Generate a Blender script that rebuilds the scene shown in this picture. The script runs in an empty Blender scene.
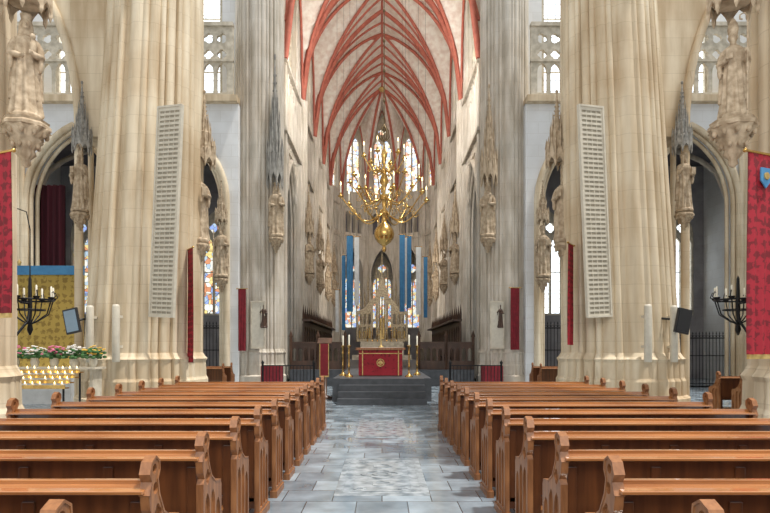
import bpy, math, random
from mathutils import Vector, Matrix
from mathutils.geometry import tessellate_polygon
random.seed(7)
SC = bpy.context.scene
C = SC.collection
EYE = 1.53
def PX(x, d): return (x-382)*d/600.0
def PZ(y, d): return EYE+(348-y)*d/600.0

# ------------------------------------------------------------ mesh builder
class MB:
    def __init__(s): s.v=[]; s.f=[]; s.sm=[]
    def add(s, vs, fs, smooth=False):
        o=len(s.v); s.v.extend([tuple(p) for p in vs])
        for f in fs: s.f.append([i+o for i in f]); s.sm.append(smooth)
    def box(s,x0,x1,y0,y1,z0,z1):
        s.add([(x0,y0,z0),(x1,y0,z0),(x1,y1,z0),(x0,y1,z0),(x0,y0,z1),(x1,y0,z1),(x1,y1,z1),(x0,y1,z1)],
              [(0,3,2,1),(4,5,6,7),(0,1,5,4),(1,2,6,5),(2,3,7,6),(3,0,4,7)])
    def obox(s,c,sx,sy,sz,M):
        vs=[]
        for z in(-1,1):
            for (x,y) in((-1,-1),(1,-1),(1,1),(-1,1)):
                vs.append(Vector(c)+M@Vector((x*sx/2,y*sy/2,z*sz/2)))
        s.add(vs,[(0,3,2,1),(4,5,6,7),(0,1,5,4),(1,2,6,5),(2,3,7,6),(3,0,4,7)])
    def loft(s,rings,smooth=True,cap=True):
        n=len(rings[0]); vs=[p for r in rings for p in r]; fs=[]
        for k in range(len(rings)-1):
            for i in range(n):
                j=(i+1)%n
                fs.append((k*n+i,k*n+j,(k+1)*n+j,(k+1)*n+i))
        s.add(vs,fs,smooth)
        if cap:
            s.add(rings[0],[list(range(n))[::-1]]); s.add(rings[-1],[list(range(n))])
    def lathe(s,prof,seg=16,c=(0,0,0),smooth=True,fold=None,rot=0.0,sx=1,sy=1,cap=True):
        rings=[]
        for k,(r,z) in enumerate(prof):
            ring=[]
            for i in range(seg):
                a=2*math.pi*i/seg+rot
                rr=max(r,0.0005)*(fold(a,z) if fold else 1)
                ring.append((c[0]+rr*math.cos(a)*sx,c[1]+rr*math.sin(a)*sy,c[2]+z))
            rings.append(ring)
        s.loft(rings,smooth,cap)
    def ell(s,c,r,seg=12,rings=8):
        if not hasattr(r,'__len__'): r=(r,r,r)
        R=[]
        for k in range(rings+1):
            t=-math.pi/2+math.pi*k/rings
            cr=max(math.cos(t),0.002)
            R.append([(c[0]+r[0]*cr*math.cos(2*math.pi*i/seg),c[1]+r[1]*cr*math.sin(2*math.pi*i/seg),c[2]+r[2]*math.sin(t)) for i in range(seg)])
        s.loft(R)
    def tube(s,pts,rad,seg=8,cap=True):
        pts=[Vector(p) for p in pts]
        if not hasattr(rad,'__len__'): rad=[rad]*len(pts)
        t=(pts[1]-pts[0]).normalized()
        up=Vector((0,0,1)) if abs(t.z)<0.9 else Vector((1,0,0))
        n=t.cross(up).normalized()
        R=[]
        for i,p in enumerate(pts):
            if i==0: t=(pts[1]-pts[0])
            elif i==len(pts)-1: t=(pts[-1]-pts[-2])
            else: t=(pts[i+1]-pts[i-1])
            t.normalize(); n=(n-t*n.dot(t)).normalized(); b=t.cross(n)
            R.append([tuple(p+(n*math.cos(2*math.pi*k/seg)+b*math.sin(2*math.pi*k/seg))*rad[i]) for k in range(seg)])
        s.loft(R,True,cap)
    def sweep(s,pts,N,sec,smooth=False):
        pts=[Vector(p) for p in pts]; N=Vector(N).normalized(); R=[]
        for i,p in enumerate(pts):
            if i==0: t=pts[1]-pts[0]
            elif i==len(pts)-1: t=pts[-1]-pts[-2]
            else: t=pts[i+1]-pts[i-1]
            t.normalize(); b=N.cross(t).normalized()
            R.append([tuple(p+N*a+b*c) for a,c in sec])
        s.loft(R,smooth)
    def plate(s,loops,w0,w1,mp):
        l3=[[Vector((u,v,0)) for u,v in l] for l in loops]
        tr=tessellate_polygon(l3); flat=[p for l in loops for p in l]; n=len(flat)
        vs=[mp(u,v,w0) for u,v in flat]+[mp(u,v,w1) for u,v in flat]
        fs=[tuple(t) for t in tr]+[tuple(i+n for i in t[::-1]) for t in tr]
        o=0
        for l in loops:
            m=len(l)
            for i in range(m):
                j=(i+1)%m; fs.append((o+i,o+j,n+o+j,n+o+i))
            o+=m
        s.add(vs,fs)
    def mesh(s,name):
        me=bpy.data.meshes.new(name); me.from_pydata(s.v,[],s.f)
        me.polygons.foreach_set('use_smooth',s.sm); me.validate()
        import bmesh
        bm=bmesh.new(); bm.from_mesh(me); bmesh.ops.recalc_face_normals(bm,faces=bm.faces); bm.to_mesh(me); bm.free()
        me.update(); return me

XZ=lambda u,v,w:(u,w,v)
YZ=lambda u,v,w:(w,u,v)
XY=lambda u,v,w:(u,v,w)

def O(name,mb,mat,parent=None,loc=(0,0,0),rz=0,bev=0,**kw):
    me=mb.mesh(name) if isinstance(mb,MB) else mb
    if mat and not me.materials: me.materials.append(mat)
    o=bpy.data.objects.new(name,me); C.objects.link(o)
    o.location=loc; o.rotation_euler=(0,0,rz)
    if parent: o.parent=parent
    if bev:
        m=o.modifiers.new('bevel','BEVEL'); m.width=bev; m.segments=2; m.limit_method='ANGLE'
    for k,v in kw.items(): o[k]=v
    return o
def E(name,label,cat,loc=(0,0,0),rz=0,**kw):
    o=bpy.data.objects.new(name,None); C.objects.link(o); o.empty_display_size=.1
    o.location=loc; o.rotation_euler=(0,0,rz); o['label']=label; o['category']=cat
    for k,v in kw.items(): o[k]=v
    return o
def dup(root,loc,rz=None,sc=None,**kw):
    def rec(o,par):
        n=o.copy(); C.objects.link(n)
        if par is not None: n.parent=par
        for c in list(o.children): rec(c,n)
        return n
    n=rec(root,None); n.location=loc
    if rz is not None: n.rotation_euler=(0,0,rz)
    if sc is not None: n.scale=(sc,)*3 if not hasattr(sc,'__len__') else sc
    for k,v in kw.items(): n[k]=v
    return n

# ------------------------------------------------------------ materials
def mat(name,c1,c2=None,scale=4,rough=.6,metal=0,bump=.0,stretch=(1,1,1),coat=0,course=0,detail=4,emis=None,estr=0,spec=.5,dirt=0,cdark=(.84,.82,.79)):
    m=bpy.data.materials.new(name); m.use_nodes=True; nt=m.node_tree; N=nt.nodes; L=nt.links
    b=N['Principled BSDF']; b.inputs['Roughness'].default_value=rough; b.inputs['Metallic'].default_value=metal
    b.inputs['Specular IOR Level'].default_value=spec
    b.inputs['Coat Weight'].default_value=coat; b.inputs['Coat Roughness'].default_value=.07; b.inputs['Coat IOR'].default_value=1.75
    if c2 is None: c2=tuple(x*.85 for x in c1)
    tc=N.new('ShaderNodeTexCoord'); mp=N.new('ShaderNodeMapping'); mp.inputs['Scale'].default_value=stretch
    L.new(tc.outputs['Object'],mp.inputs['Vector'])
    nz=N.new('ShaderNodeTexNoise'); nz.inputs['Scale'].default_value=scale; nz.inputs['Detail'].default_value=detail
    L.new(mp.outputs[0],nz.inputs['Vector'])
    rp=N.new('ShaderNodeValToRGB'); rp.color_ramp.elements[0].position=.35; rp.color_ramp.elements[1].position=.65
    rp.color_ramp.elements[0].color=(*c2,1); rp.color_ramp.elements[1].color=(*c1,1)
    L.new(nz.outputs['Fac'],rp.inputs['Fac']); col=rp.outputs['Color']
    def mul(col,fac,dark):
        mx=N.new('ShaderNodeMix'); mx.data_type='RGBA'; mx.blend_type='MULTIPLY'
        L.new(fac,mx.inputs['Factor']); L.new(col,mx.inputs['A']); mx.inputs['B'].default_value=(*dark,1)
        return mx.outputs['Result']
    if dirt:
        n2=N.new('ShaderNodeTexNoise'); n2.inputs['Scale'].default_value=.45; n2.inputs['Detail'].default_value=6
        L.new(tc.outputs['Object'],n2.inputs['Vector'])
        r2=N.new('ShaderNodeMapRange'); r2.inputs['From Min'].default_value=.45; r2.inputs['From Max'].default_value=.75; r2.inputs['To Max'].default_value=dirt
        L.new(n2.outputs['Fac'],r2.inputs['Value']); col=mul(col,r2.outputs[0],(.66,.53,.38))
    if course:
        sp=N.new('ShaderNodeSeparateXYZ'); L.new(tc.outputs['Object'],sp.inputs[0])
        ad=N.new('ShaderNodeMath'); ad.operation='ADD'; L.new(sp.outputs['X'],ad.inputs[0]); L.new(sp.outputs['Y'],ad.inputs[1])
        cb=N.new('ShaderNodeCombineXYZ'); L.new(ad.outputs[0],cb.inputs['X']); L.new(sp.outputs['Z'],cb.inputs['Y'])
        br=N.new('ShaderNodeTexBrick'); br.inputs['Scale'].default_value=1; br.inputs['Brick Width'].default_value=course*1.9
        br.inputs['Row Height'].default_value=course; br.inputs['Mortar Size'].default_value=.006
        br.inputs['Color1'].default_value=(0,0,0,1); br.inputs['Color2'].default_value=(.35,.35,.35,1); br.inputs['Mortar'].default_value=(1,1,1,1)
        L.new(cb.outputs[0],br.inputs['Vector']); col=mul(col,br.outputs['Color'],cdark)
    L.new(col,b.inputs['Base Color'])
    if bump:
        bp=N.new('ShaderNodeBump'); bp.inputs['Strength'].default_value=bump; bp.inputs['Distance'].default_value=.02
        L.new(nz.outputs['Fac'],bp.inputs['Height']); L.new(bp.outputs[0],b.inputs['Normal'])
    if emis: b.inputs['Emission Color'].default_value=(*emis,1); b.inputs['Emission Strength'].default_value=estr
    return m
def glass_mat(name,cols,scale,strength,lead=.03,rect=False):
    m=bpy.data.materials.new(name); m.use_nodes=True; nt=m.node_tree; N=nt.nodes; L=nt.links
    b=N['Principled BSDF']; b.inputs['Roughness'].default_value=.3
    tc=N.new('ShaderNodeTexCoord')
    if rect:
        sp=N.new('ShaderNodeSeparateXYZ'); L.new(tc.outputs['Object'],sp.inputs[0])
        ad=N.new('ShaderNodeMath'); ad.operation='ADD'; L.new(sp.outputs['X'],ad.inputs[0]); L.new(sp.outputs['Y'],ad.inputs[1])
        cb=N.new('ShaderNodeCombineXYZ'); L.new(ad.outputs[0],cb.inputs['X']); L.new(sp.outputs['Z'],cb.inputs['Y'])
        br=N.new('ShaderNodeTexBrick'); br.offset=0; br.inputs['Scale'].default_value=1; br.inputs['Brick Width'].default_value=.33
        br.inputs['Row Height'].default_value=.45; br.inputs['Mortar Size'].default_value=.02
        br.inputs['Color1'].default_value=(*cols[0],1); br.inputs['Color2'].default_value=(*cols[1],1); br.inputs['Mortar'].default_value=(.25,.27,.3,1)
        L.new(cb.outputs[0],br.inputs['Vector']); out=br.outputs['Color']
    else:
        v=N.new('ShaderNodeTexVoronoi'); v.inputs['Scale'].default_value=scale; L.new(tc.outputs['Object'],v.inputs['Vector'])
        sc=N.new('ShaderNodeSeparateColor'); L.new(v.outputs['Color'],sc.inputs[0])
        rp=N.new('ShaderNodeValToRGB'); rp.color_ramp.interpolation='CONSTANT'
        n=len(cols)
        while len(rp.color_ramp.elements)<n: rp.color_ramp.elements.new(.5)
        for i,c in enumerate(cols): rp.color_ramp.elements[i].position=i/n; rp.color_ramp.elements[i].color=(*c,1)
        L.new(sc.outputs[0],rp.inputs['Fac'])
        v2=N.new('ShaderNodeTexVoronoi'); v2.feature='DISTANCE_TO_EDGE'; v2.inputs['Scale'].default_value=scale; L.new(tc.outputs['Object'],v2.inputs['Vector'])
        gt=N.new('ShaderNodeMath'); gt.operation='GREATER_THAN'; gt.inputs[1].default_value=lead; L.new(v2.outputs['Distance'],gt.inputs[0])
        mx=N.new('ShaderNodeMix'); mx.data_type='RGBA'; L.new(gt.outputs[0],mx.inputs['Factor']); mx.inputs['A'].default_value=(.03,.03,.03,1); L.new(rp.outputs[0],mx.inputs['B']); out=mx.outputs['Result']
    L.new(out,b.inputs['Emission Color']); L.new(out,b.inputs['Base Color']); b.inputs['Emission Strength'].default_value=strength
    return m
def damask(name,c1,c2,scale=6):
    m=bpy.data.materials.new(name); m.use_nodes=True; nt=m.node_tree; N=nt.nodes; L=nt.links
    b=N['Principled BSDF']; b.inputs['Roughness'].default_value=.7
    tc=N.new('ShaderNodeTexCoord'); v=N.new('ShaderNodeTexVoronoi'); v.inputs['Scale'].default_value=scale; v.inputs['Randomness'].default_value=.25
    nz=N.new('ShaderNodeTexNoise'); nz.inputs['Scale'].default_value=scale*3
    L.new(tc.outputs['Object'],v.inputs['Vector']); L.new(tc.outputs['Object'],nz.inputs['Vector'])
    a=N.new('ShaderNodeMath'); a.operation='ADD'; L.new(v.outputs['Distance'],a.inputs[0]); L.new(nz.outputs['Fac'],a.inputs[1])
    rp=N.new('ShaderNodeValToRGB'); rp.color_ramp.elements[0].position=.88; rp.color_ramp.elements[1].position=.95
    rp.color_ramp.elements[0].color=(*c2,1); rp.color_ramp.elements[1].color=(*c1,1)
    L.new(a.outputs[0],rp.inputs['Fac']); L.new(rp.outputs[0],b.inputs['Base Color']); return m
def floor_mat():
    m=bpy.data.materials.new('slate_floor'); m.use_nodes=True; nt=m.node_tree; N=nt.nodes; L=nt.links
    b=N['Principled BSDF']; tc=N.new('ShaderNodeTexCoord')
    br=N.new('ShaderNodeTexBrick'); br.inputs['Scale'].default_value=1; br.inputs['Brick Width'].default_value=.50; br.inputs['Row Height'].default_value=.46
    br.inputs['Mortar Size'].default_value=.006; br.inputs['Color1'].default_value=(.17,.21,.245,1); br.inputs['Color2'].default_value=(.33,.39,.435,1); br.inputs['Mortar'].default_value=(.06,.07,.08,1)
    L.new(tc.outputs['Object'],br.inputs['Vector'])
    nz=N.new('ShaderNodeTexNoise'); nz.inputs['Scale'].default_value=2.5; nz.inputs['Detail'].default_value=9; L.new(tc.outputs['Object'],nz.inputs['Vector'])
    mx=N.new('ShaderNodeMix'); mx.data_type='RGBA'; mx.blend_type='OVERLAY'; mx.inputs['Factor'].default_value=.8
    L.new(br.outputs['Color'],mx.inputs['A']); L.new(nz.outputs['Fac'],mx.inputs['B'])
    L.new(mx.outputs['Result'],b.inputs['Base Color'])
    mr=N.new('ShaderNodeMapRange'); mr.inputs['From Min'].default_value=.35; mr.inputs['From Max'].default_value=.65; mr.inputs['To Min'].default_value=.06; mr.inputs['To Max'].default_value=.26; L.new(nz.outputs['Fac'],mr.inputs['Value']); L.new(mr.outputs[0],b.inputs['Roughness'])
    b.inputs['IOR'].default_value=2.0
    bp=N.new('ShaderNodeBump'); bp.inputs['Strength'].default_value=.12; bp.inputs['Distance'].default_value=.01; L.new(nz.outputs['Fac'],bp.inputs['Height']); L.new(bp.outputs[0],b.inputs['Normal'])
    return m

M_pier=mat('cream_sandstone',(.82,.71,.53),(.60,.48,.32),scale=1.6,rough=.75,bump=.25,stretch=(2.5,2.5,.3),course=.42,dirt=.9,detail=6)
M_choir=mat('pale_stone',(.72,.66,.57),(.52,.465,.38),scale=2,rough=.75,bump=.2,stretch=(2,2,.4),course=.5,detail=5,dirt=.5)
M_wall=mat('white_plaster',(.84,.85,.85),(.75,.75,.74),scale=1.2,rough=.8,course=.45)
M_chap=mat('dim_chapel_plaster',(.36,.34,.34),(.25,.235,.24),scale=1.2,rough=.85,course=.45)  # plaster colour darkened to put the gloom of the side arches into it
M_trac=mat('tracery_stone',(.66,.59,.47),(.46,.40,.30),scale=5,rough=.8,bump=.2)
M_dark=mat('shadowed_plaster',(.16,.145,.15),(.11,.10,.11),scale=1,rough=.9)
M_stat=mat('weathered_statue_stone',(.58,.46,.32),(.31,.225,.14),scale=7,rough=.8,bump=.4)
M_can=mat('grey_canopy_stone',(.40,.38,.34),(.20,.19,.17),scale=9,rough=.85,bump=.4)
M_web=mat('painted_vault_plaster',(.84,.78,.69),(.68,.55,.46),scale=3.4,rough=.85,detail=10)
M_rib=mat('muted_red_painted_rib',(.54,.165,.11),(.43,.12,.08),scale=4,rough=.75)
M_wood=mat('varnished_oak',(.46,.19,.06),(.30,.11,.032),scale=3,rough=.22,stretch=(.6,6,6),coat=1,bump=.04,detail=6)
M_woodp=mat('shaded_oak_panel',(.15,.05,.016),(.08,.026,.009),scale=3,rough=.35,stretch=(6,6,.6),coat=.4,bump=.05,detail=6)  # backrest oak darkened in colour for the shade below the lit rail
M_wood2=mat('carved_oak',(.35,.15,.058),(.19,.075,.028),scale=5,rough=.38,stretch=(5,5,.8),bump=.08)
M_dwood=mat('dark_stained_wood',(.10,.05,.03),(.05,.025,.015),scale=5,rough=.4,stretch=(1,1,.3))
M_iron=mat('black_wrought_iron',(.025,.025,.028),(.015,.015,.015),rough=.5,metal=.6)
M_brass=mat('polished_brass',(.70,.45,.15),(.46,.27,.08),scale=6,rough=.24,metal=1)
M_rod=mat('dark_bronze_rod',(.20,.14,.07),(.12,.08,.04),scale=6,rough=.4,metal=.8)
M_gold=mat('gilded_wood',(.70,.50,.20),(.44,.29,.09),scale=12,rough=.4,metal=.5,bump=.3)
M_ret=mat('grey_gilt',(.52,.43,.28),(.25,.19,.12),scale=9,rough=.6,metal=.15,bump=.4)
M_red=damask('crimson_damask_cloth',(.36,.012,.026),(.17,.006,.012),8)
M_redp=mat('plain_red_cloth',(.24,.012,.022),(.16,.008,.014),scale=6,rough=.8)
M_curt=mat('dark_red_curtain',(.085,.008,.016),(.04,.004,.008),scale=3,rough=.9,stretch=(6,6,.1))
M_brocade=damask('gold_brocade',(.50,.34,.07),(.30,.19,.035),5)
M_blue=mat('blue_banner_cloth',(.07,.25,.46),(.05,.19,.38),scale=5,rough=.8)
M_white=mat('white_banner_cloth',(.82,.82,.80),(.7,.7,.68),scale=5,rough=.8)
M_wax=mat('ivory_wax',(.88,.84,.70),(.8,.75,.6),rough=.5)
M_flame=mat('candle_bulb',(1,.8,.4),emis=(1,.75,.35),estr=6)
M_cream=mat('cream_painted_metal',(.66,.61,.50),(.58,.53,.43),scale=8,rough=.5)
M_slot=mat('shaded_slot',(.40,.36,.28),rough=.8)
M_blk=mat('black_plastic',(.02,.02,.022),rough=.35)
M_scr=mat('monitor_screen',(.08,.12,.15),(.05,.07,.09),scale=3,rough=.2,emis=(.4,.55,.65),estr=.3)
M_slab=mat('worn_marble_ledger',(.44,.475,.50),(.20,.23,.25),scale=7,rough=.14,detail=9)
M_step=mat('dark_bluestone',(.075,.08,.09),(.045,.05,.055),scale=5,rough=.45)
M_leaf=mat('green_leaves',(.07,.2,.05),(.03,.1,.03),scale=8,rough=.6)
M_pink=mat('pink_petals',(.8,.25,.4),(.65,.12,.25),scale=9)
M_wht=mat('white_petals',(.9,.88,.84),(.8,.75,.7),scale=9)
M_yel=mat('yellow_petals',(.85,.6,.1),(.8,.4,.05),scale=9)
G_st=glass_mat('stained_glass',[(.85,.9,1),(1,.82,.45),(.45,.6,.92),(.95,.93,.84),(.75,.4,.28),(.75,.86,.95),(.95,.88,.62)],4.2,1.5)
G_st2=glass_mat('amber_blue_glass',[(.95,.75,.3),(.3,.42,.8),(.9,.9,.8),(.7,.3,.15),(.45,.6,.75)],4.5,1.1)
G_cl=glass_mat('leaded_clear_glass',[(.92,.97,1),(.75,.85,.95)],1,2.2,rect=True)

# ------------------------------------------------------------ profile helpers
def arcpts(cx,w,zs,h,n=8,half=None):
    L=[]
    for i in range(n+1):
        th=math.radians(60)*i/n; L.append((cx-w*(2*math.cos(th)-1), zs+h*2*math.sin(th)/math.sqrt(3)))
    R=[(2*cx-u,v) for u,v in L[::-1]][1:]
    return L+R
def arch(cx,w,z0,zs,h,n=8): return [(cx-w,z0)]+arcpts(cx,w,zs,h,n)+[(cx+w,z0)]
def circ(cx,cz,r,n=16): return [(cx+r*math.cos(2*math.pi*i/n),cz+r*math.sin(2*math.pi*i/n)) for i in range(n)]
def quatre(cx,cz,r,k=4,n=28,rot=0):
    return [(cx+r*(.72+.28*abs(math.cos(k*(a)/2+rot)))*math.cos(a),cz+r*(.72+.28*abs(math.cos(k*a/2+rot)))*math.sin(a)) for a in [2*math.pi*i/n for i in range(n)]]
def rect(x0,x1,z0,z1): return [(x0,z0),(x1,z0),(x1,z1),(x0,z1)]
def P(t): t=min(abs(t),1); return math.sqrt(max(4-(t+1)**2,0))/math.sqrt(3)

def tracery_loops(w,z0,zs,h,n=2,fr=.07):
    lo=[arch(0,w,z0,zs,h,10)]
    iw=(2*w-2*fr-(n-1)*fr)/n
    for i in range(n):
        cx=-w+fr+iw/2+i*(iw+fr)
        lo.append(arch(cx,iw/2,z0+fr,zs-iw*.9,iw*.8,5))
    r=min(w*.42,h*.26); lo.append(quatre(0,zs+h*.36,r))
    return lo

win_n=[0]
def window(loc,rz,w,z0,zs,h,n,glass,fr=.1,labeltxt=None):
    win_n[0]+=1
    mb=MB(); mb.plate([arch(0,w+.02,z0-.02,zs,h+.03,10)],.05,.08,XZ)
    g=O('window_%d'%win_n[0],mb,glass,loc=loc,rz=rz,kind='structure')
    t=MB(); t.plate(tracery_loops(w,z0,zs,h,n,fr),-.1,.05,XZ)
    for q in range(1,int((zs-z0)/1.1)+1): 
        t.box(-w,w,-.03,.04,z0+q*1.1-.02,z0+q*1.1+.02)
    O('tracery',t,M_trac,parent=g)
    return g

def pier_ring(core,shafts,n=180):
    out=[]
    for i in range(n):
        th=2*math.pi*i/n; r=core
        for a,d,rr in shafts:
            dl=th-a; q=rr*rr-(d*math.sin(dl))**2
            if q>0 and math.cos(dl)>0: r=max(r,d*math.cos(dl)+math.sqrt(q))
        out.append((r*math.cos(th),r*math.sin(th)))
    return out
def make_pier(name,label,R,H,loc,plinth=1.4,mt=None,top=1.0,shift=0.0):
    sh=[]; nsh=36
    pat=[(.20,.0),(.055,.01),(.12,.01),(.055,.01),(.09,.005),(.055,.01),(.12,.01),(.055,.01),(.0,0)]
    for i in range(nsh):
        rr,dd=pat[i%9]
        if rr: sh.append((2*math.pi*i/nsh,(1-rr)*R+dd,rr*R))
    ring=pier_ring(R*.90,sh,288); n=len(ring)
    root=E(name,label,'pillar',loc)
    a=MB(); a.loft([[(x,y,plinth-.02) for x,y in ring],[(x*top+shift,y*top,H) for x,y in ring]],smooth=False)
    O('pier_shaft',a,mt or M_pier,root)
    b=MB(); lv=[(0,1.14),(.28,1.14),(.32,1.09),(.55,1.09),(.6,1.06),(.85,1.05),(.9,1.08),(.94,1.04),(1,1.0)]
    oc=[(1.02*R*math.cos(a2),1.02*R*math.sin(a2)) for a2 in [2*math.pi*i/n for i in range(n)]]
    rings=[]
    for z,s in lv:
        k=0 if z<.3 else .85
        rings.append([((ring[i][0]*k+oc[i][0]*(1-k))*s,(ring[i][1]*k+oc[i][1]*(1-k))*s,z*plinth) for i in range(n)])
    b.loft(rings,smooth=False); O('pier_base',b,mt or M_pier,root)
    return root

# ------------------------------------------------------------ shell: floor
mb=MB(); mb.box(-17,17,-4,60,-.3,0); O('floor',mb,floor_mat(),kind='structure')

# piers -------------------------------------------------------------
for s in(-1,1):
    make_pier('stone_pier','cream sandstone compound pier at the crossing with moulded shafts',1.33,14,(s*5.72,14.5,0),plinth=1.42,top=.72,shift=-s*.42)
    make_pier('stone_pier','cream sandstone nave pier carrying statue and red banner',.98,13,(s*5.72,7.5,0),plinth=1.3)
    make_pier('stone_pier','tall pale stone pier at the choir entrance',.97,22.3,(s*4.98,24.5,0),plinth=1.5,mt=M_choir)

# nave arcade walls, aisle walls
sides={-1:'left',1:'right'}
for s in(-1,1):
    mb=MB()
    a=arcpts(11.0,2.85,8.9,3.9,10)
    loop=[(6.8,8.6),(8.15,8.6)]+a+[(13.85,8.6),(14.9,8.6),(14.9,13.8),(6.8,13.8)]
    x0,x1=sorted((s*5.35,s*5.95)); mb.plate([loop],x0,x1,YZ)
    w=O('wall_nave_%s'%sides[s],mb,M_pier,kind='structure')
    t=MB(); 
    for off,rad in((-.32,.08),(-.2,.06),(.2,.06),(.32,.08)):
        t.tube([(s*5.65+off,u,v) for u,v in arcpts(11.0,2.78,8.9,3.9,12)],rad,8)
    O('arch_moulding',t,M_pier,parent=w)
    mb=MB(); a=arcpts(s*9.05,1.95,6.6,4.7,12)
    loop=[(s*9.05-2.6,6.5),(s*9.05-1.95,6.5)]+a+[(s*9.05+1.95,6.5),(s*9.05+2.6,6.5),(s*9.05+2.6,12.2),(s*9.05-2.6,12.2)]
    mb.plate([loop],14.1,14.9,XZ); w=O('wall_aisle_arch_%s'%sides[s],mb,M_pier,kind='structure')
    t=MB()
    for yy,rad,dw in((14.05,.10,.0),(14.2,.06,.08),(14.8,.07,.08)):
        t.tube([(u,yy,v) for u,v in arch(s*9.05,1.95-dw,0,6.6,4.7-dw,12)],rad,8)
    O('arch_moulding',t,M_pier,parent=w)
    mb=MB(); x0,x1=sorted((s*11.0,s*11.5)); mb.box(x0,x1,-2,15,0,9); O('wall_%s'%sides[s],mb,M_wall,kind='structure')
    mb=MB(); x0,x1=sorted((s*16.4,s*16.9)); mb.box(x0,x1,15,32,0,15); O('wall_transept_end_%s'%sides[s],mb,M_wall,kind='structure')

# transept east wall with arches -----------------------------------
for s in(-1,1):
    cs=[7.9,12.06,16.2]
    mb=MB(); loops=[rect(5.6,16.5,-.3,11.1)] 
    loops+= [arch(c,1.85,0.0,7.2,3.0,10) for c in cs[:2]]+[[(14.6,0),(14.6,7.2),(15,8.9),(15.6,9.7),(16.2,10.2),(16.3,0)]]
    loops=[[(s*u,v) for u,v in l] for l in loops]
    mb.plate(loops,23.4,24.2,XZ); w=O('wall_transept_east_%s'%sides[s],mb,M_wall,kind='structure')
    t=MB()
    for c in cs[:2]:
        for dw,yy,rad in((.0,23.36,.13),(.16,23.5,.09),(.3,23.7,.08)):
            pts=[(s*c-(1.85-dw),yy,0)]+[(u,yy,v) for u,v in arcpts(s*c,1.85-dw,7.2,3.0-dw,12)]+[(s*c+1.85-dw,yy,0)]
            t.tube(pts,rad,8)
    for c in(9.98,14.1): 
        for dx in(-.14,0,.14): t.tube([(s*(c+dx),23.28,0),(s*(c+dx),23.28,11.1)],.09,8)
    x0,x1=sorted((s*5.6,s*16.4)); t.box(x0,x1,23.1,24.6,11.05,11.3)
    O('arch_moulding',t,M_pier,parent=w)
    b=MB(); lo=[rect(5.75,16.4,11.3,14.0)]
    u=5.95
    while u<16.1:
        lo.append(arch(u+.24,.19,11.4,12.2,.35,4)); lo.append(quatre(u+.24,13.0-.12,.19)); lo.append(quatre(u+.24,13.5,.2,3)); u+=.52
    lo=[[(s*a,c) for a,c in l] for l in lo]
    b.plate(lo,23.18,23.32,XZ); x0,x1=sorted((s*5.75,s*16.4)); b.box(x0,x1,23.1,23.4,13.95,14.1); b.box(x0,x1,23.12,23.38,12.58,12.66)
    O('gallery_balustrade',b,M_trac,label='openwork stone tracery balustrade along the transept gallery',category='balustrade')
    mb=MB(); loops=[rect(5.6,16.5,11.1,20)]+[rect(c-1.35,c+1.35,11.8,19) for c in cs[:2]]
    loops=[[(s*a,c) for a,c in l] for l in loops]
    mb.plate(loops,24.6,25.0,XZ); O('wall_transept_gallery_%s'%sides[s],mb,M_wall,kind='structure')
    for c in cs[:2]: window((s*c,24.8,0),0,1.33,11.82,17.2,1.75,3,G_cl)
    mb=MB(); loops=[rect(5.3,16.5,0,11)]+[arch(c,.6,3.2,7.2,1.3,8) for c in(8.6,10.9,13.4,15.3)]
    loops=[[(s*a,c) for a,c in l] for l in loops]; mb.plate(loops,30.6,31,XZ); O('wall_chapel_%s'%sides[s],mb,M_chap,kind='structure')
    for c in(8.6,10.9,13.4,15.3): window((s*c,30.75,0),0,.6,3.2,7.2,1.3,2,G_cl if s>0 else G_st2)
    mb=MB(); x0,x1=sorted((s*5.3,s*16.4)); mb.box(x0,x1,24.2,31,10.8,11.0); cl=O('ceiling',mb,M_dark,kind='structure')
    t=MB()
    for c0 in(7.9,12.06):
        for (xa,xb) in((c0-2.1,c0+2.1),(c0+2.1,c0-2.1)):
            pts=[]
            for i in range(13):
                q=i/12*2-1; pts.append((s*(xa+(xb-xa)*(q+1)/2),24.3+(q+1)/2*6.2,7.2+3.5*P(q)))
            t.tube(pts,.11,6)
        for e in(c0-2.1,c0+2.1): t.tube([(s*e,30.4,0),(s*e,30.4,7.3)],.22,8)
    O('rib',t,M_choir,parent=cl)

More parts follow.
